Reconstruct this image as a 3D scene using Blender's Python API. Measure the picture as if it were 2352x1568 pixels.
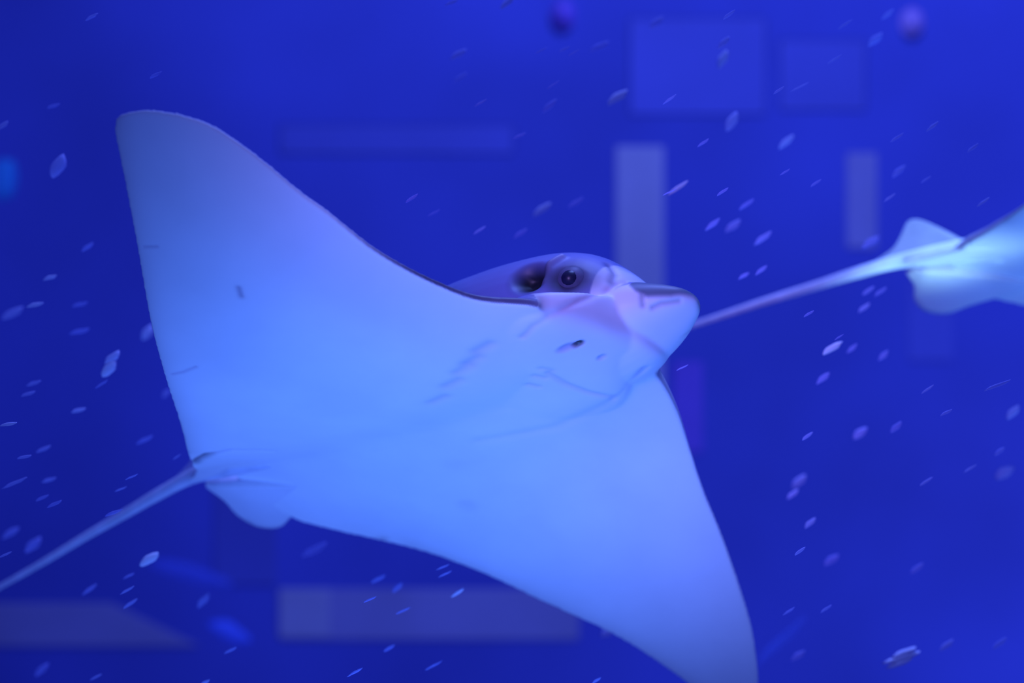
import bpy, bmesh, math, random
import numpy as np
from mathutils import Vector, Matrix, Quaternion

# ------------------------------------------------------------------ clear
for o in list(bpy.data.objects):
    bpy.data.objects.remove(o)
scene = bpy.context.scene
COL = scene.collection
random.seed(7)
RNG = np.random.default_rng(7)

# ------------------------------------------------------------------ camera
FPX = 2352 * 50 / 36.0
cam_d = bpy.data.cameras.new('camera')
cam_d.lens = 50; cam_d.sensor_width = 36; cam_d.clip_end = 200
cam_d.dof.use_dof = True
cam_d.dof.focus_distance = 1.88
cam_d.dof.aperture_fstop = 1.7
cam = bpy.data.objects.new('camera', cam_d); COL.objects.link(cam)
cam.location = (0, 0, 0); cam.rotation_euler = (math.pi / 2, 0, 0)
scene.camera = cam

# ------------------------------------------------------------------ light
world = bpy.data.worlds.new('water_light'); scene.world = world
world.use_nodes = True
bg = world.node_tree.nodes['Background']
bg.inputs[0].default_value = (0.095, 0.155, 0.86, 1)
bg.inputs[1].default_value = 0.46

def area(name, loc, target, size, power, color):
    d = bpy.data.lights.new(name, 'AREA'); d.shape = 'DISK'; d.size = size
    d.energy = power; d.color = color
    o = bpy.data.objects.new(name, d); COL.objects.link(o); o.location = loc
    o.rotation_euler = (Vector(target) - Vector(loc)).to_track_quat('-Z', 'Y').to_euler()
    return o

def spot(name, loc, target, deg, power, color, soft, blend=1.0):
    d = bpy.data.lights.new(name, 'SPOT'); d.energy = power; d.color = color
    d.spot_size = math.radians(deg); d.spot_blend = blend; d.shadow_soft_size = soft
    o = bpy.data.objects.new(name, d); COL.objects.link(o); o.location = loc
    o.rotation_euler = (Vector(target) - Vector(loc)).to_track_quat('-Z', 'Y').to_euler()
    return o

spot('belly_fill', (-0.25, 0.7, -2.2), (-0.05, 2.1, -0.08), 32, 360, (0.088, 0.245, 1.0), 0.25)  # added lamp, unseen; brightens the belly from below
spot('tail_fill', (-1.4, 1.2, -2.2), (-0.72, 2.5, -0.34), 24, 110, (0.09, 0.24, 1.0), 0.2)  # extra spot out of view, lifts the tail and pelvic fins
spot('head_fill', (-0.9, -0.3, 0.55), (0.15, 1.9, 0.05), 17, 190, (0.40, 0.26, 1.0), 0.2)  # unseen violet fill put in for the side of the head
spot('ray2_fill', (1.7, 1.1, -2.2), (1.1, 2.45, 0.18), 24, 265, (0.10, 0.31, 1.0), 0.2)  # spot added out of frame to brighten the second ray's underside
area('fleck_fill', (0.7, 2.6, 4.2), (0.6, 2.8, 0.0), 2.2, 190, (0.16, 0.26, 1.0))  # added overhead fill so the flecks stand out; also lights the backs
area('surface_lamp', (1.3, 4.2, 4.4), (0.9, 7.0, 0.2), 1.8, 150, (0.16, 0.24, 1.0))
area('wall_fill', (3.4, 4.2, -2.2), (2.0, 7.0, -0.2), 1.0, 55, (0.16, 0.26, 1.0))  # unseen fill added to raise the lower right of the wall
spot('tank_spotlight', (2.0, 0.6, -0.8), (0.735, 2.75, 0.19), 5.2, 560, (0.45, 0.90, 1.0), 0.05)
spot('surface_spotlight', (0.3, 1.6, 3.6), (0.80, 2.72, 0.18), 5.0, 520, (0.42, 0.85, 1.0), 0.05)

vs = scene.view_settings
vs.view_transform = 'Standard'; vs.look = 'None'; vs.gamma = 1; vs.use_curve_mapping = False
vs.exposure = 0.0

# ------------------------------------------------------------------ helpers
def at(px, py, depth):
    return Vector(((px - 1176) / FPX * depth, depth, -(py - 784) / FPX * depth))

def mat(name, color, rough=0.6, spec=0.3, alpha=1.0, noise=None, attr=None, bump=None):
    m = bpy.data.materials.new(name); m.use_nodes = True
    nt = m.node_tree; b = nt.nodes['Principled BSDF']
    b.inputs['Base Color'].default_value = (*color, 1)
    b.inputs['Roughness'].default_value = rough
    b.inputs['Specular IOR Level'].default_value = spec
    b.inputs['Alpha'].default_value = alpha
    src = None
    if attr:
        a = nt.nodes.new('ShaderNodeAttribute'); a.attribute_name = attr; src = a.outputs['Color']
    if noise:
        tc = nt.nodes.new('ShaderNodeTexCoord')
        n = nt.nodes.new('ShaderNodeTexNoise'); n.inputs['Scale'].default_value = noise[0]
        n.inputs['Detail'].default_value = 3
        mp = nt.nodes.new('ShaderNodeMapping'); mp.inputs['Scale'].default_value = noise[2] if len(noise) > 2 else (1, 1, 1)
        nt.links.new(tc.outputs['Object'], mp.inputs[0]); nt.links.new(mp.outputs[0], n.inputs['Vector'])
        r = nt.nodes.new('ShaderNodeMapRange')
        r.inputs['From Min'].default_value = 0.3; r.inputs['From Max'].default_value = 0.7
        r.inputs['To Min'].default_value = 1 - noise[1]; r.inputs['To Max'].default_value = 1 + noise[1]
        nt.links.new(n.outputs['Fac'], r.inputs['Value'])
        mx = nt.nodes.new('ShaderNodeVectorMath'); mx.operation = 'MULTIPLY'
        if src is not None: nt.links.new(src, mx.inputs[0])
        else: mx.inputs[0].default_value = color
        nt.links.new(r.outputs[0], mx.inputs[1])
        src = mx.outputs[0]
    if src is not None: nt.links.new(src, b.inputs['Base Color'])
    return m

def mesh_obj(name, verts, faces, material, parent=None, smooth=True):
    me = bpy.data.meshes.new(name); me.from_pydata([tuple(v) for v in verts], [], faces); me.update()
    bm = bmesh.new(); bm.from_mesh(me); bmesh.ops.recalc_face_normals(bm, faces=bm.faces); bm.to_mesh(me); bm.free()
    if smooth: me.polygons.foreach_set('use_smooth', [True] * len(me.polygons))
    if material: me.materials.append(material)
    o = bpy.data.objects.new(name, me); COL.objects.link(o)
    if parent: o.parent = parent
    return o

def box_obj(name, lo, hi, material, bevel=0.0, parent=None):
    bm = bmesh.new(); bmesh.ops.create_cube(bm, size=1)
    for v in bm.verts:
        v.co = Vector([(lo[i] + hi[i]) / 2 + v.co[i] * (hi[i] - lo[i]) for i in range(3)])
    if bevel: bmesh.ops.bevel(bm, geom=bm.edges[:], offset=bevel, segments=3, affect='EDGES')
    me = bpy.data.meshes.new(name); bm.to_mesh(me); bm.free(); me.materials.append(material)
    o = bpy.data.objects.new(name, me); COL.objects.link(o)
    if parent: o.parent = parent
    return o

def tag(o, label=None, cat=None, group=None, kind=None):
    if label: o['label'] = label
    if cat: o['category'] = cat
    if group: o['group'] = group
    if kind: o['kind'] = kind
    return o

# ------------------------------------------------------------------ tank shell
WALL_Y = 7.0
M_wall = mat('blue_tank_wall', (0.080, 0.098, 0.45), 0.8, 0.1, noise=(0.55, 0.22))
M_refl_pale = mat('pale_reflection', (0.35, 0.33, 0.49), 0.7, 0.2, noise=(1.3, 0.15))  # tints imitating reflections in the viewing glass
M_refl_dim = mat('dim_reflection', (0.27, 0.25, 0.47), 0.7, 0.2, noise=(1.3, 0.15))
M_refl_faint = mat('faint_reflection', (0.098, 0.112, 0.45), 0.7, 0.2, noise=(1.3, 0.08))
M_lamp_refl = mat('reflected_lamp', (0.42, 0.26, 0.60), 0.4, 0.3, noise=(9, 0.15))
M_lamp_refl2 = mat('reflected_lamp_dim', (0.17, 0.09, 0.50), 0.4, 0.3, noise=(9, 0.15))

bmw = bmesh.new()
bmesh.ops.create_grid(bmw, x_segments=40, y_segments=24, size=0.5)
for v in bmw.verts:
    x, z = v.co.x * 11, v.co.y * 7 + .9
    v.co = Vector((x, WALL_Y, z))
me = bpy.data.meshes.new('wall_back'); bmw.to_mesh(me); bmw.free()
me.materials.append(M_wall); me.polygons.foreach_set('use_smooth', [True] * len(me.polygons))
wall = bpy.data.objects.new('wall_back', me); COL.objects.link(wall)
tag(wall, 'deep blue rear wall of the aquarium tank', 'wall', kind='structure')
M_side = mat('blue_side_wall', (0.06, 0.06, 0.50), 0.8, 0.1, noise=(0.6, 0.2))
M_sand = mat('tank_floor_sand', (0.20, 0.22, 0.34), 0.9, 0.1, noise=(3.0, 0.2))
tag(box_obj('floor', (-5.5, -2.5, -2.8), (5.5, 7.2, -2.6), M_sand), 'pale sandy floor of the aquarium tank', 'floor', kind='structure')
tag(box_obj('wall_left', (-5.7, -2.5, -2.8), (-5.5, 7.2, 4.4), M_side), 'blue left wall of the aquarium tank', 'wall', kind='structure')
tag(box_obj('wall_right', (5.5, -2.5, -2.8), (5.7, 7.2, 4.4), M_side), 'blue right wall of the aquarium tank', 'wall', kind='structure')

def reflection_slab(name, x0, y0, x1, y1, depth, material, label, bevel=0.006, th=0.05, taper=0):
    a = at(x0, y0, depth); b = at(x1, y1, depth)
    o = box_obj(name, (a.x, depth, b.z), (b.x, depth + th, a.z), material, bevel)
    if taper:
        for v in o.data.vertices:
            if v.co.x > (a.x + b.x) / 2 and v.co.z > (a.z + b.z) / 2:
                v.co.x -= taper
    return tag(o, label, 'glass_reflection', kind='structure')

D = 6.992  # glass reflections imitated by thin tinted slabs on the back wall
reflection_slab('glass_reflection_1', 1415, 335, 1525, 900, D, M_refl_pale, 'pale violet upright glass reflection behind the head of the large ray')
reflection_slab('glass_reflection_2', 1945, 350, 2015, 570, D, M_refl_dim, 'narrow dim upright glass reflection above the tail of the second ray')
reflection_slab('glass_reflection_3', 640, 1352, 1330, 1470, D, M_refl_dim, 'pale grey horizontal glass reflection below the left wing of the large ray')
reflection_slab('glass_reflection_4', -120, 1385, 455, 1485, D, M_refl_dim, 'pale grey glass reflection with a slanting end below the tail of the large ray', taper=0.42)
reflection_slab('glass_reflection_5', 490, 1100, 635, 1345, D, M_refl_faint, 'dim upright glass reflection below the pelvic fin of the large ray')
reflection_slab('glass_reflection_6', 1445, 40, 1760, 265, D + .002, M_refl_faint, 'faint pale square glass reflection above the tall pale one')
reflection_slab('glass_reflection_7', 1790, 90, 1990, 255, D + .002, M_refl_faint, 'smaller faint pale glass reflection beside the square one')
reflection_slab('glass_reflection_8', 2085, 640, 2190, 830, D, M_refl_faint, 'dim upright glass reflection below the pelvic fins of the second ray')
reflection_slab('glass_reflection_9', 640, 285, 1180, 355, D + .002, M_refl_faint, 'faint long horizontal glass reflection above the front edge of the right wing')
reflection_slab('glass_reflection_10', 640, 1352, 760, 1465, D - .004, M_refl_pale, 'short pale glass reflection at the end of the grey one', th=0.06)

def lamp_reflection(px, py, rpx, depth, lens, label):  # lamps reflected in the glass, built as discs on the wall
    root = bpy.data.objects.new('lamp_reflection_disc', None); COL.objects.link(root)
    root.location = at(px, py, depth)
    r = rpx / FPX * depth
    def ring(prof, name, m):
        N = 32; vs_, fs = [], []
        for (rr, yy) in prof:
            for k in range(N):
                t = 2 * math.pi * k / N; vs_.append((rr * math.cos(t), yy, rr * 1.25 * math.sin(t)))
        for i in range(len(prof) - 1):
            for k in range(N):
                fs.append((i * N + k, i * N + (k + 1) % N, (i + 1) * N + (k + 1) % N, (i + 1) * N + k))
        return mesh_obj(name, vs_, fs, m, root)
    ring([(r * .8, -.02), (r, -.02), (r, .09), (r * .8, .09)], 'disc_rim', lens)
    ring([(0.001, -.05), (r * .4, -.045), (r * .7, -.03), (r * .86, -.005), (r * .86, .02), (0.001, .02)], 'lens', lens)
    return tag(root, label, 'lamp')
lamp_reflection(2093, 52, 25, D, M_lamp_refl, 'round pale pinkish lamp reflection high on the blue wall, the brighter one')
lamp_reflection(1293, 35, 27, D, M_lamp_refl2, 'dim round violet lamp reflection high on the blue wall')
M_refl_red = mat('dim_red_reflection', (0.14, 0.08, 0.43), 0.7, 0.2, noise=(1.3, 0.25))
reflection_slab('glass_reflection_11', 1545, 830, 1615, 1040, D, M_refl_red, 'dim reddish violet glass reflection beside the left wing of the large ray')  # reddish reflection in the glass, built as a tinted slab

# ------------------------------------------------------------------ ray: shape in its own body space
# x forward, y to the animal's left, z up (back)
RLE = [(.055, 0), (.062, -.07), (.078, -.13), (.092, -.168), (.094, -.197), (.046, -.248), (.022, -.304), (-.002, -.383), (-.015, -.455), (-.027, -.495),
       (-.041, -.548), (-.063, -.599), (-.087, -.627), (-.120, -.652), (-.150, -.666), (-.168, -.668)]
RTE = [(-.70, 0), (-.675, -.06), (-.640, -.115), (-.599, -.157), (-.553, -.203), (-.469, -.290), (-.389, -.387), (-.331, -.460), (-.259, -.547),
       (-.207, -.617), (-.178, -.660), (-.168, -.668)]
LLE = [(.090, 0), (.100, .070), (.075, .168), (.042, .258), (.014, .342), (-.006, .429), (-.027, .515), (-.043, .574), (-.061, .619),
       (-.082, .660), (-.108, .686), (-.140, .700), (-.165, .698)]
LTE = [(-.70, 0), (-.705, .06), (-.693, .11), (-.673, .142), (-.627, .177), (-.509, .261), (-.427, .338), (-.352, .424), (-.275, .506), (-.229, .567),
       (-.195, .620), (-.172, .675), (-.165, .698)]
FLEX = (-0.318, 0.772, -0.076, -0.554, 0.372, 0.357)

def flex(x, y):
    a = np.abs(y)
    a = np.sqrt(a * a + .03 ** 2) - .03 * np.exp(-(a / .12) ** 2)
    return np.where(y < 0, FLEX[0] * a + FLEX[1] * a * a + FLEX[4] * x * a,
                    FLEX[2] * a + FLEX[3] * a * a + FLEX[5] * x * a)

def resample(pts, n, power=1.0):
    p = np.array(pts, float)
    # Catmull-Rom refinement, then equal arc length
    q = [p[0]]
    for i in range(len(p) - 1):
        p0 = p[max(i - 1, 0)]; p1 = p[i]; p2 = p[i + 1]; p3 = p[min(i + 2, len(p) - 1)]
        for t in np.linspace(0, 1, 9)[1:]:
            q.append(.5 * ((2 * p1) + (-p0 + p2) * t + (2 * p0 - 5 * p1 + 4 * p2 - p3) * t * t + (-p0 + 3 * p1 - 3 * p2 + p3) * t ** 3))
    q = np.array(q)
    s = np.concatenate([[0], np.cumsum(np.linalg.norm(np.diff(q, axis=0), axis=1))]); s /= s[-1]
    u = np.linspace(0, 1, n) ** power
    return np.stack([np.interp(u, s, q[:, k]) for k in range(q.shape[1])], 1)

def sstep(a, b, x):
    t = np.clip((x - a) / (b - a), 0, 1); return t * t * (3 - 2 * t)

def hump_top(x):
    return np.interp(x, [-.70, -.60, -.5, -.40, -.30, -.20, -.10, 0, .10, .16], [.0, .012, .035, .075, .130, .150, .135, .115, .08, .03])

def hump_bot(x):
    return np.interp(x, [-.70, -.55, -.40, -.20, 0, .10], [.008, .020, .030, .036, .034, .020])

def wing_sheet():
    NU, NV = 64, 44
    verts, faces = [], []
    le = np.concatenate([resample(RLE, NU)[::-1], resample(LLE, NU)[1:]])
    te = np.concatenate([resample(RTE, NU)[::-1], resample(LTE, NU)[1:]])
    U = np.concatenate([np.linspace(1, 0, NU), np.linspace(0, 1, NU)[1:]])
    n = len(U)
    v = (1 - np.cos(np.linspace(0, math.pi, NV))) / 2
    top, bot = [], []
    for i in range(n):
        P = le[i] + (te[i] - le[i]) * v[:, None]
        x, y = P[:, 0], P[:, 1]
        z = flex(x, y)
        u = U[i]
        prof = (v ** .7) * (1 - v) ** 1.05; prof = prof / .46
        T = .034 * (1 - u) ** 1.5 + .003 * (1 - u ** 6)
        Bt = .020 * (1 - u) ** 1.4 + .002 * (1 - u ** 6)
        edge = .0028
        ht = hump_top(x) * np.exp(-(np.abs(y) / .14) ** 2.4) * sstep(0, .16, v)
        hb = hump_bot(x) * np.exp(-(np.abs(y) / .15) ** 2)
        top.append(np.stack([x, y, z + edge + T * prof + ht], 1))
        bot.append(np.stack([x, y, z - edge - Bt * prof - hb], 1))
    top = np.array(top); bot = np.array(bot)
    V = np.concatenate([top.reshape(-1, 3), bot.reshape(-1, 3)])
    N = n * NV
    idx = lambda i, j, b: b * N + i * NV + j
    for i in range(n - 1):
        for j in range(NV - 1):
            faces.append((idx(i, j, 0), idx(i, j + 1, 0), idx(i + 1, j + 1, 0), idx(i + 1, j, 0)))
            faces.append((idx(i, j, 1), idx(i + 1, j, 1), idx(i + 1, j + 1, 1), idx(i, j + 1, 1)))
        for j in (0, NV - 1):
            faces.append((idx(i, j, 0), idx(i + 1, j, 0), idx(i + 1, j, 1), idx(i, j, 1)))
    for i in (0, n - 1):
        for j in range(NV - 1):
            faces.append((idx(i, j, 0), idx(i, j, 1), idx(i, j + 1, 1), idx(i, j + 1, 0)))
    return V, faces

def loft(sections, nseg=40, expo=2.3):
    # sections: (x, halfwidth, ztop, zbot, ycentre)
    verts, faces = [], []
    S = resample(sections, 40)
    for (x, w, zt, zb, yc) in S:
        c = (zt + zb) / 2; h = max((zt - zb) / 2, 1e-4); w = max(w, 1e-4)
        for k in range(nseg):
            t = 2 * math.pi * k / nseg
            ct, st = math.cos(t), math.sin(t)
            yy = math.copysign(abs(ct) ** (2 / expo), ct) * w
            zz = math.copysign(abs(st) ** (2 / expo), st) * h
            verts.append((x, yc + yy, c + zz))
    n = len(S)
    for i in range(n - 1):
        for k in range(nseg):
            faces.append((i * nseg + k, i * nseg + (k + 1) % nseg, (i + 1) * nseg + (k + 1) % nseg, (i + 1) * nseg + k))
    faces.append(tuple(range(nseg))); faces.append(tuple(reversed(range((n - 1) * nseg, n * nseg))))
    return np.array(verts), faces

HEAD = [(-.26, .06, .125, -.02, 0), (-.18, .115, .147, -.035, 0), (-.08, .13, .146, -.045, 0), (0, .13, .140, -.048, 0), (.05, .122, .133, -.046, 0),
        (.09, .107, .119, -.042, 0), (.12, .086, .095, -.036, 0), (.14, .058, .068, -.028, 0), (.148, .02, .03, -.012, 0)]
CHEEK = [(-.20, .10, .03, -.035, 0), (-.10, .165, .012, -.050, -.017), (0, .165, .004, -.053, -.037), (.05, .146, .002, -.052, -.058),
         (.085, .120, .004, -.047, -.076), (.105, .096, .010, -.041, -.074), (.125, .070, .024, -.033, -.048), (.140, .04, .03, -.02, -.01), (.148, .02, .02, -.01, 0)]
SNOUT = [(.0, .075, .03, -.046, 0), (.06, .088, .045, -.043, 0), (.10, .084, .055, -.034, 0), (.14, .072, .060, -.020, 0), (.168, .058, .053, -.006, 0),
         (.190, .042, .046, .006, 0), (.206, .026, .039, .016, 0), (.214, .006, .032, .024, 0)]

def polydist(P, poly):
    Q = np.array(poly, float); d = np.full(len(P), 9.0)
    for a, b in zip(Q[:-1], Q[1:]):
        ab = b - a; t = np.clip(((P - a) @ ab) / (ab @ ab + 1e-12), 0, 1)
        d = np.minimum(d, np.linalg.norm(P - (a + t[:, None] * ab), axis=1))
    return d

M_skin = mat('ray_skin', (.8, .8, .85), 0.45, 0.35, noise=(7.0, 0.05), attr='pigment')
M_fin = mat('ray_fin_skin', (.74, .76, .84), 0.45, 0.35, noise=(9.0, 0.06))
M_tail = mat('ray_tail_skin', (.64, .68, .84), 0.45, 0.35, noise=(20.0, 0.12))
M_dfin = mat('ray_dorsal_fin_skin', (.60, .64, .84), 0.4, 0.4, alpha=0.42, noise=(20.0, 0.1))
M_eye = mat('ray_eye', (.012, .012, .04), 0.35, 0.3)
M_iris = mat('ray_iris', (.10, .10, .17), 0.5, 0.3, noise=(60, .2))
M_dark = mat('dark_opening', (.012, .012, .02), 0.8, 0.1)

def build_body(fx=None, voxel=.0023):
    global FLEX
    old_fx = FLEX
    if fx: FLEX = fx
    bm_parts = [wing_sheet(), loft(HEAD), loft(CHEEK, expo=2.7), loft(SNOUT, expo=2.5)]
    V, Fc, off = [], [], 0
    for v, f in bm_parts:
        V.append(v); Fc += [tuple(i + off for i in q) for q in f]; off += len(v)
    V = np.concatenate(V)
    o = mesh_obj('body', V, Fc, None)
    md = o.modifiers.new('r', 'REMESH'); md.mode = 'VOXEL'; md.voxel_size = voxel; md.adaptivity = 0
    sm = o.modifiers.new('s', 'SMOOTH'); sm.factor = .5; sm.iterations = 16
    dg = bpy.context.evaluated_depsgraph_get()
    me = bpy.data.meshes.new_from_object(o.evaluated_get(dg))
    old = o.data; o.modifiers.clear(); o.data = me; bpy.data.meshes.remove(old); me.name = 'body'
    n = len(me.vertices)
    co = np.zeros(n * 3); me.vertices.foreach_get('co', co); co = co.reshape(-1, 3)
    nr = np.zeros(n * 3); me.vertices.foreach_get('normal', nr); nr = nr.reshape(-1, 3)
    x, y, z = co.T
    belly = np.array([.80, .83, .88]); back = np.array([.19, .22, .48])
    rel = z - flex(x, y)
    # belly colour runs up over the rim of the wings and the lower head sides
    k = np.where(y > .1, sstep(.35, .65, nr[:, 2]), sstep(.0, .35, nr[:, 2])) * sstep(-.004, .004, rel)
    d_le = polydist(co[:, :2], RLE[3:10])
    rim = sstep(-.9, -.55, nr[:, 2]) * np.exp(-(d_le / .009) ** 2) * sstep(.46, .30, -y) * sstep(.150, .215, -y)
    k = np.maximum(k, rim) * (.25 + .75 * sstep(-.68, -.48, x))  # back paled near the tail base, light put into the pigment
    head = (x > -.17) & (np.abs(y) < .19)
    zl = np.interp(x, [-.2, .08, .092, .106, .110, .114, .117, .121, .13, .15], [-.03, -.02, -.006, .008, .030, .055, .072, .090, .105, .2])
    kh = sstep(-.004, .010, z - zl) * sstep(-.55, -.15, nr[:, 2])
    kh = kh * (1 - sstep(.11, .14, -y) * sstep(.06, .085, x) * (1 - sstep(-.012, .004, z)))
    kh = np.maximum(kh, sstep(.50, .80, nr[:, 2]) * (z > .04))
    kw = k * (1 - sstep(.045, .100, x)) * sstep(.13, .17, np.abs(y))
    k = np.where(head & (x < .15), np.maximum(kh, kw), k)
    zr = np.interp(x, [.145, .16, .173, .197, .213, .22], [.046, .027, .018, .020, .027, .030])
    kr = sstep(-.004, .006, z - zr)
    k = np.where(x > .15, kr * .8, k)
    pig = belly * (1 - k[:, None]) + back * k[:, None]
    rm = (rim * .9)[:, None]
    pig = pig * (1 - rm) + np.array([.09, .09, .15]) * rm
    ro = (kr * (x > .15))[:, None] * .8
    pig = pig * (1 - ro) + np.array([.09, .13, .16]) * ro
    # dusky rear margins under the wings
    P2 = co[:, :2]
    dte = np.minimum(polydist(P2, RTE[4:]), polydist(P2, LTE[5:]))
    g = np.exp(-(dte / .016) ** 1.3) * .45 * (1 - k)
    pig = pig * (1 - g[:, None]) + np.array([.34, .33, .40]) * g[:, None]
    dn = np.zeros(n)
    for (line, wd, dp, col, amt) in CREASES:
        d = polydist(co, line)
        w = np.exp(-(d / wd) ** 2)
        dn -= dp * w
        w = np.exp(-(d / (wd * 1.1)) ** 2) * amt
        pig = pig * (1 - w[:, None]) + np.array(col) * w[:, None]
    for (c, rad, dp, col, amt) in SPOTS:
        q = np.linalg.norm((co - np.array(c)) / np.array(rad), axis=1)
        w = 1 - sstep(.4, 1.25, q)
        dn -= dp * (1 - sstep(.2, 1.05, q))
        w *= amt
        pig = pig * (1 - w[:, None]) + np.array(col) * w[:, None]
    co2 = co + nr * dn[:, None]
    me.vertices.foreach_set('co', co2.ravel())
    at_ = me.attributes.new('pigment', 'FLOAT_COLOR', 'POINT')
    at_.data.foreach_set('color', np.concatenate([pig, np.ones((n, 1))], 1).astype(np.float32).ravel())
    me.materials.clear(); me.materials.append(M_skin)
    me.polygons.foreach_set('use_smooth', [True] * len(me.polygons)); me.update()
    FLEX = old_fx
    return o

CREASES = []
SPOTS = []
DUSK = (.42, .36, .52)
CREASES += [([(.047, -.158, -.045), (.071, -.168, -.040), (.095, -.167, -.033), (.112, -.152, -.021), (.123, -.120, .003), (.127, -.075, .035), (.140, -.053, .050)], .005, .0022, (.60, .44, .62), .5),
            ([(.111, .031, -.034), (.086, .046, -.045), (.062, .060, -.049), (.033, .071, -.051)], .006, .003, DUSK, .42),
            ([(.033, .071, -.051), (-.021, .084, -.049), (-.084, .095, -.048), (-.205, .062, -.053)], .012, .002, (.6, .62, .72), .25),  # keel line, its soft shading put into the skin colour
            ([(.016, -.060, -.050), (.016, -.021, -.052), (.024, .020, -.051), (.039, .062, -.052)], .006, .0025, DUSK, .35),
            ([(.167, -.058, .020), (.166, -.054, .009)], .004, .002, (.10, .12, .20), .5),
            ([(.175, -.044, .007), (.186, -.039, .012), (.203, -.023, .017)], .004, .002, (.15, .18, .26), .5),
            ([(.117, -.060, .081), (.126, -.062, .063), (.127, -.070, .047)], .007, .003, (.18, .18, .30), .75),
            ([(.066, -.100, .093), (.054, -.114, .078), (.049, -.121, .056)], .006, -.006, (.30, .30, .40), .6),
            ([(-.382, -.376, -.068), (-.366, -.371, -.067), (-.343, -.369, -.065)], .0025, .001, DUSK, .5),
            ([(-.186, -.441, -.028), (-.193, -.430, -.032)], .004, .001, (.25, .22, .35), .6),
            ([(-.600, -.150, -.072), (-.575, -.163, -.074), (-.544, -.169, -.076)], .007, .006, (.12, .11, .20), .85),  # shadow gap between wing and pelvic fin painted dark into the groove
            ([(-.544, -.169, -.076), (-.506, -.159, -.074), (-.481, -.130, -.070), (-.47, -.11, -.068)], .006, .005, (.40, .37, .52), .55),  # painted gap shade carried on forward, weaker
            ([(-.247, -.546, .003), (-.232, -.538, .002)], .002, .001, DUSK, .5)]
for gx, gy, gz in [(-.009, -.165, -.053), (-.040, -.150, -.057), (-.063, -.140, -.060), (-.098, -.121, -.063), (-.145, -.096, -.065)]:
    CREASES.append(([(gx - .012, gy - .004, gz + .001), (gx + .012, gy - .006, gz)], .009, .0022, (.50, .42, .62), .34))
for gx, gy, gz in [(.021, -.072, -.050), (.000, -.059, -.052), (-.024, -.042, -.052)]:
    CREASES.append(([(gx - .003, gy - .006, gz), (gx + .003, gy + .006, gz)], .006, .0015, (.52, .46, .66), .35))
SPOTS += [((.029, -.122, .064), (.033, .04, .029), .022, (.010, .010, .016), 1.0),  # spiracle pit, darkness of its depth put into the colour
          ((.088, -.100, .056), (.045, .06, .036), 0.0, (.10, .10, .17), .8),
          ((.082, -.112, .050), (.030, .04, .024), .004, (.03, .03, .06), .9),
          ((.091, -.096, -.045), (.011, .008, .010), .005, (.03, .02, .03), .95),
          ((.076, -.102, -.048), (.018, .010, .012), .002, (.42, .28, .46), .6),
          ((.093, -.046, -.043), (.009, .008, .008), .002, (.40, .36, .60), .5)]


def fin_sheet(name, outline_in, outline_out, thick, m, parent, bow=0.0, nv=12, nu=24):
    """thin fin spanned between two 3-D edge curves, thicker at the first"""
    A = resample(outline_in, nu); Bc = resample(outline_out, nu)
    v = np.linspace(0, 1, nv)
    V, F = [], []
    grid = []
    for i in range(nu):
        P = A[i] + (Bc[i] - A[i]) * v[:, None]
        P[:, 2] += bow * np.sin(math.pi * v) * math.sin(math.pi * i / (nu - 1))
        grid.append(P)
    G = np.array(grid)
    du = np.gradient(G, axis=0); dv = np.gradient(G, axis=1)
    nrm = np.cross(du, dv); nrm /= (np.linalg.norm(nrm, axis=2, keepdims=True) + 1e-9)
    th = (thick * (1 - v) ** .8 + .0012)[None, :, None] * np.ones((nu, 1, 1))
    th *= np.clip(np.sin(math.pi * np.linspace(0, 1, nu)) * 3, .15, 1)[:, None, None]
    T = G + nrm * th; Bm = G - nrm * th
    V = np.concatenate([T.reshape(-1, 3), Bm.reshape(-1, 3)]); N = nu * nv
    ix = lambda i, j, b: b * N + i * nv + j
    for i in range(nu - 1):
        for j in range(nv - 1):
            F.append((ix(i, j, 0), ix(i, j + 1, 0), ix(i + 1, j + 1, 0), ix(i + 1, j, 0)))
            F.append((ix(i, j, 1), ix(i + 1, j, 1), ix(i + 1, j + 1, 1), ix(i, j + 1, 1)))
        for j in (0, nv - 1):
            F.append((ix(i, j, 0), ix(i + 1, j, 0), ix(i + 1, j, 1), ix(i, j, 1)))
    for i in (0, nu - 1):
        for j in range(nv - 1):
            F.append((ix(i, j, 0), ix(i, j, 1), ix(i, j + 1, 1), ix(i, j + 1, 0)))
    return mesh_obj(name, V, F, m, parent)

def tube(name, pts, radii, m, parent, nseg=14, flat=1.0):
    S = resample([(*p, r) for p, r in zip(pts, radii)], 60)
    V, F = [], []
    for i, s in enumerate(S):
        a = S[max(i - 1, 0)][:3]; b = S[min(i + 1, len(S) - 1)][:3]
        t = (b - a) / np.linalg.norm(b - a)
        side = np.cross(t, [0, 0, 1.0]); side /= np.linalg.norm(side); up = np.cross(side, t)
        for k in range(nseg):
            q = 2 * math.pi * k / nseg
            V.append(s[:3] + s[3] * (math.cos(q) * side * flat + math.sin(q) * up))
    n = len(S)
    for i in range(n - 1):
        for k in range(nseg):
            F.append((i * nseg + k, i * nseg + (k + 1) % nseg, (i + 1) * nseg + (k + 1) % nseg, (i + 1) * nseg + k))
    F.append(tuple(range(nseg))); F.append(tuple(reversed(range((n - 1) * nseg, n * nseg))))
    return mesh_obj(name, V, F, m, parent)

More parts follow.
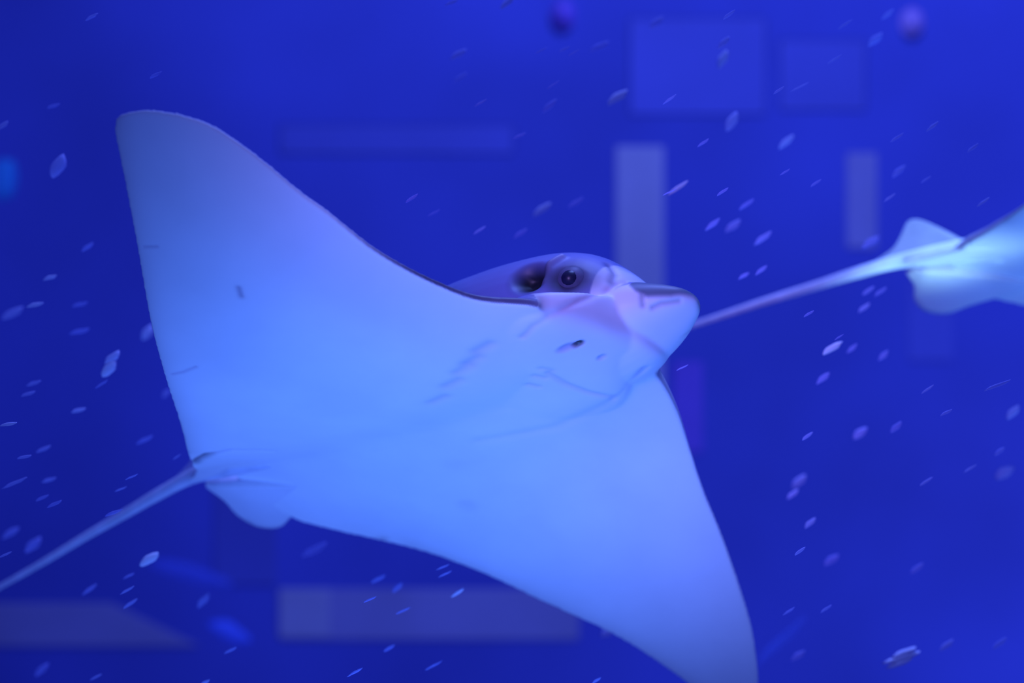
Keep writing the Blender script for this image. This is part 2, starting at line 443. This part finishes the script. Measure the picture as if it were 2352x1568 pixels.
def make_ray(fx=None, voxel=.0023):
    root = bpy.data.objects.new('eagle_ray', None); COL.objects.link(root)
    body = build_body(fx, voxel); body.parent = root
    # tail and its small fin
    tube('tail', [(-.60, 0, .004), (-.70, 0, .004), (-.795, 0, .002), (-.896, 0, -.015), (-.953, 0, -.027), (-1.071, 0, -.05), (-1.194, 0, -.077),
                  (-1.323, 0, -.102), (-1.50, 0, -.135), (-1.75, .01, -.17)],
         [.030, .024, .0145, .0115, .0100, .0082, .0066, .0055, .004, .0015], M_tail, root, flat=.75)
    fin_sheet('dorsal_fin', [(-.660, 0, .020), (-.72, 0, .016), (-.80, 0, .008)], [(-.700, 0, .050), (-.750, 0, .082), (-.775, 0, .084), (-.788, 0, .060), (-.806, 0, .030), (-.850, 0, .004)], .003, M_dfin, root)
    # pelvic fins
    fin_sheet('pelvic_fin', [(-.560, .100, -.030), (-.620, .060, -.022), (-.700, .030, -.014), (-.775, .016, -.008)],
              [(-.600, .120, -.040), (-.690, .146, -.045), (-.745, .166, -.050), (-.785, .150, -.045), (-.795, .110, -.034), (-.785, .070, -.022), (-.790, .030, -.010)], .012, M_fin, root)
    fin_sheet('pelvic_fin', [(-.560, -.080, -.030), (-.620, -.050, -.022), (-.700, -.020, -.014), (-.790, -.006, -.006)],
              [(-.590, -.085, -.034), (-.650, -.088, -.030), (-.700, -.062, -.022), (-.740, -.035, -.014), (-.765, -.018, -.010), (-.785, -.010, -.008)], .006, M_fin, root)
    for s in (-1, 1):
        c = np.array(EYE) * [1, s * -1, 1]
        bm = bmesh.new(); bmesh.ops.create_uvsphere(bm, u_segments=24, v_segments=16, radius=.0215)
        me = bpy.data.meshes.new('eye'); bm.to_mesh(me); bm.free(); me.materials.append(M_iris)
        me.polygons.foreach_set('use_smooth', [True] * len(me.polygons))
        e = bpy.data.objects.new('eye', me); COL.objects.link(e); e.parent = root; e.location = c
        bm = bmesh.new(); bmesh.ops.create_uvsphere(bm, u_segments=24, v_segments=16, radius=.0135)
        for v in bm.verts: v.co.z *= 1.0
        me = bpy.data.meshes.new('pupil'); bm.to_mesh(me); bm.free(); me.materials.append(M_eye)
        me.polygons.foreach_set('use_smooth', [True] * len(me.polygons))
        q = bpy.data.objects.new('pupil', me); COL.objects.link(q); q.parent = e
        q.location = Vector((.35, -s * -1, -.22)).normalized() * .0102
    return root

EYE = (.080, -.094, .054)

def copy_tree(o, parent=None):
    c = o.copy(); COL.objects.link(c); c.parent = parent
    for ch in list(o.children):
        if ch is not c: copy_tree(ch, c)
    return c

ray1 = make_ray()
R1 = Matrix(((0.7873214, 0.6160800, 0.0238836), (-0.5570053, 0.6941504, 0.4559609), (0.2643296, -0.3722910, 0.8896793)))
ray1.matrix_world = Matrix.Translation((0.07534, 2.0, -0.0236)) @ R1.to_4x4()
tag(ray1, 'large pale bellied ray with spread wings and a dark eye, swimming in front', 'ray')

# second ray, half out of the frame
ray2 = make_ray((-0.19, 0.60, -0.04, -0.30, 0.14, 0.15), .0034)
f = Vector((.80, -.46, .09)).normalized(); up = Vector((.03, .36, .93))
l = up.cross(f).normalized(); up = f.cross(l).normalized()
R2 = Matrix((f, l, up)).transposed()
P2 = at(2058, 603, 2.75) - R2 @ Vector((-.80, 0, 0))
ray2.matrix_world = Matrix.Translation(P2) @ R2.to_4x4()
tag(ray2, 'ray leaving the frame, its brightly lit tail base and small upright fin showing', 'ray')

# ------------------------------------------------------------------ drifting flecks
FL = """1165 6 35 14 30 6;1660 135 35 22 45 7;1662 98 30 14 30 4;1675 33 30 8 30 3;1418 223 45 20 22 8;1680 280 38 24 40 6;1806 325 38 16 30 7
1538 228 30 6 30 4;1558 431 48 10 30 9;1538 441 30 4 22 4;1245 480 42 16 25 8;1101 529 28 6 27 6;1052 125 35 14 18 5;1322 465 34 9 25 4;1195 536 30 10 25 4
1262 243 34 14 32 3;1104 236 26 5 25 4;1683 519 36 18 22 5;1637 515 34 12 28 4;1752 547 40 14 28 5;1715 469 36 10 28 3;2039 33 28 10 28 4;2010 91 34 18 25 4
2142 290 28 8 30 4;2060 316 30 7 28 3;2234 340 26 8 30 3;2064 393 32 14 30 3;2127 412 24 5 28 3;2043 454 26 6 30 5;2258 464 30 6 30 5;2001 556 40 18 20 4
1995 667 28 9 26 5;2022 670 28 9 26 4;1749 620 28 10 28 4;1709 633 24 9 20 4;1803 395 22 5 26 3;1874 420 26 6 28 3;1789 207 26 6 28 3;1838 199 40 4 24 4
1615 328 26 7 28 3;1917 136 34 5 27 3;1941 56 32 6 28 3;1376 107 40 14 15 3;1508 51 34 18 25 3;1660 440 28 7 28 3;1912 799 42 16 22 10;1957 800 24 10 28 4
1985 706 28 10 28 6;2029 816 24 13 28 4;1891 868 32 14 28 4;2130 894 30 5 30 5;2290 885 55 8 18 4;2174 947 26 7 20 4;2326 947 32 18 30 6;1976 994 32 20 20 5
2058 981 28 14 30 3;1855 1001 26 8 28 5;1835 1105 36 20 28 6;1821 1134 28 12 28 6;2308 1085 38 26 10 5;2128 1105 30 6 28 5;2228 1076 28 5 28 5;1567 844 26 4 22 4
1927 774 20 4 28 3;1858 720 24 6 25 3;1861 1200 28 12 30 6;1838 1265 26 7 30 5;1812 1403 26 5 28 4;1897 1398 26 6 28 4;2174 1481 34 12 28 5
1833 1505 30 14 20 4;1397 1449 30 22 10 7;1910 1285 34 18 20 3;2106 1305 30 12 28 3;2296 1477 32 12 28 3;2296 1036 24 10 28 3;210 39 26 7 22 5;7 288 24 10 25 6
134 382 46 30 40 6;201 567 26 10 25 4;115 637 28 10 8 8;357 172 24 8 20 3;123 243 26 8 10 3;80 700 33 10 6 8;29 719 44 18 16 6;183 699 30 9 5 3;182 761 38 12 5 3
338 764 30 24 30 8;257 822 36 20 25 8;250 847 38 26 30 9;77 880 28 9 10 5;65 904 28 8 10 5;180 942 28 9 6 7;19 974 33 8 4 8;100 1031 30 9 15 5;56 1049 28 7 5 5
381 904 18 14 20 5;233 882 28 6 28 3;406 1049 18 3 30 5;332 1010 34 10 18 3;33 1109 50 8 20 5;112 1102 28 9 8 5;97 1143 28 7 18 3;302 1095 26 4 20 4;277 1123 24 4 18 5
25 1223 36 16 20 4;76 1251 36 22 25 4;13 1273 28 5 20 5;343 1284 42 22 18 10;296 1322 24 5 20 4;292 1355 30 6 25 5;300 1385 34 8 28 5;206 1353 32 9 28 4
221 1554 26 5 22 5;467 1379 32 18 35 4;261 1177 34 8 15 3;125 1157 30 8 18 3;96 1537 34 16 30 3;1037 6 26 8 12 4;1193 312 26 7 18 3;1243 116 26 4 22 3;1318 121 24 4 25 3
1296 113 24 6 20 3;1270 195 28 4 30 3;1057 178 30 10 25 3;996 489 26 5 22 3;946 455 30 8 28 3;1051 1361 30 7 28 9;1017 1302 26 3 20 5;1022 1318 28 4 22 4
894 1488 24 8 22 3;816 1543 34 6 25 4;996 1528 36 5 25 3;869 1329 32 9 20 3;722 1262 50 16 20 2;529 1493 26 7 20 4;471 1566 20 8 15 6;850 1376 28 5 20 3
913 1349 26 12 30 3;926 1402 30 5 20 3;1370 1562 20 6 25 5"""
def fleck_mesh(seed):
    r = random.Random(seed); bm = bmesh.new()
    bmesh.ops.create_icosphere(bm, subdivisions=2, radius=1)
    for v in bm.verts:
        x, y, z = v.co
        e = lambda t: math.copysign(abs(t) ** .62, t)
        v.co = Vector((e(x) + .22 * z, e(y), e(z))) * (1 + .10 * r.uniform(-1, 1))
        v.co.x += .3 * v.co.z
    me = bpy.data.meshes.new('fleck'); bm.to_mesh(me); bm.free()
    me.polygons.foreach_set('use_smooth', [True] * len(me.polygons)); return me
FM = []
for b in range(2, 11):
    t = b / 10
    m = mat('fleck_%d' % b, (.34 + .45 * t ** 2, .34 + .45 * t ** 2, .88 + .1 * t), .6, .2, alpha=min(1, .20 + .75 * t))
    FM.append([])
    for s in range(3):
        me = fleck_mesh(s * 10 + b); me.materials.append(m); FM[-1].append(me)
def fleck(px, py, ln, wd, ang, br, depth, label, group=None, name='drifting_fleck'):
    o = bpy.data.objects.new(name, FM[int(br) - 2][random.randrange(3)]); COL.objects.link(o)
    k = depth / FPX / 2
    o.location = at(px, py, depth)
    o.scale = (ln * k, wd * k * .8, wd * k)
    o.rotation_euler = (0, -math.radians(ang), 0)
    return tag(o, label, 'fleck', group)
LARGE = {(1912, 799): 'bright white spindle shaped fleck between the two rays, below the thin tail',
         (343, 1284): 'bright blue slab shaped fleck just under the tail of the large ray',
         (250, 847): 'bright lumpy pale fleck close behind the right wing, the lower of a touching pair',
         (257, 822): 'pale fleck close behind the right wing, the upper of a touching pair',
         (1558, 431): 'thin bright streak shaped fleck beside the tall pale reflection',
         (134, 382): 'large dim ragged fleck behind the tip of the right wing',
         (1051, 1361): 'thin bright streak shaped fleck in front of the grey reflection'}
def where(px, py):
    if px > 1600 and py < 480: return 'above the second ray'
    if px > 1530 and py < 720: return 'beside the thin tail of the second ray'
    if px > 1540 and py < 1150: return 'below the second ray'
    if px > 1700: return 'beyond the tip of the left wing'
    if px > 850 and py < 620: return 'over the head of the large ray'
    if py < 620: return 'behind the tip of the right wing'
    if py < 1075: return 'behind the rear edge of the right wing'
    if px < 460 and py < 1350 - px * .59: return 'above the tail of the large ray'
    if px < 460: return 'below the tail of the large ray'
    return 'under the left wing of the large ray'
for row in FL.replace('\n', ';').split(';'):
    px, py, ln, wd, ang, br = [float(q) for q in row.split()]
    dep = 1.88 + random.random() * .3 if wd <= 8 else (2.15 + random.random() * .35 if wd <= 14 else 2.4 + random.random() * .3)
    if (px, py) in LARGE: dep = 2.2
    if (px, py) in ((1397, 1449), (338, 764), (381, 904)): dep = 2.75
    lab = LARGE.get((px, py)); grp = None
    if not lab:
        w_ = where(px, py)
        shp = 'thin streak shaped' if wd <= 8 else ('small oblong' if wd <= 14 else 'broad soft')
        lab = ('dim ' if br < 6 else 'bright ') + shp + ' blue fleck ' + w_
        grp = lab.split(' blue')[0] + ' flecks ' + w_
    fleck(px, py, ln, wd, ang, br, dep, lab, grp)
big = fleck(2072, 1510, 80, 38, 6, 9, 2.35, 'largest bright oval fleck made of parallel bars, beyond the tip of the left wing')
bmb = bmesh.new()
for dx, dz, ln in ((.16, .62, .62), (0, .05, .95), (-.16, -.55, .66)):
    n0 = len(bmb.verts); bmb.from_mesh(FM[7][0]); bmb.verts.ensure_lookup_table()
    for v in bmb.verts[n0:]:
        v.co = Vector((v.co.x * ln + dx, v.co.y * .6, v.co.z * .34 + dz + v.co.x * .22))
big.data = FM[7][0].copy(); bmb.to_mesh(big.data); bmb.free()
def blob(px, py, ln, wd, ang, depth, color, alpha, label):
    o = fleck(px, py, ln, wd, ang, 5, depth, label)
    o.data = o.data.copy(); o.data.materials.clear()
    o.data.materials.append(mat('blurred_blob', color, .7, .1, alpha=alpha))
blob(525, 1450, 85, 42, -38, 6.2, (.15, .25, 1.0), .55, 'large blurred bright blue blob between the two grey reflections')
blob(12, 410, 50, 90, 12, 6.2, (.04, .42, .75), .45, 'large blurred cyan blob behind the tip of the right wing')
blob(1790, 1475, 130, 18, 40, 3.6, (.2, .3, 1.0), .30, 'long blurred blue wisp beside the tip of the left wing')
blob(440, 1318, 170, 42, -22, 6.4, (.12, .18, .8), .35, 'long dim blurred wisp under the pelvic fins of the large ray')
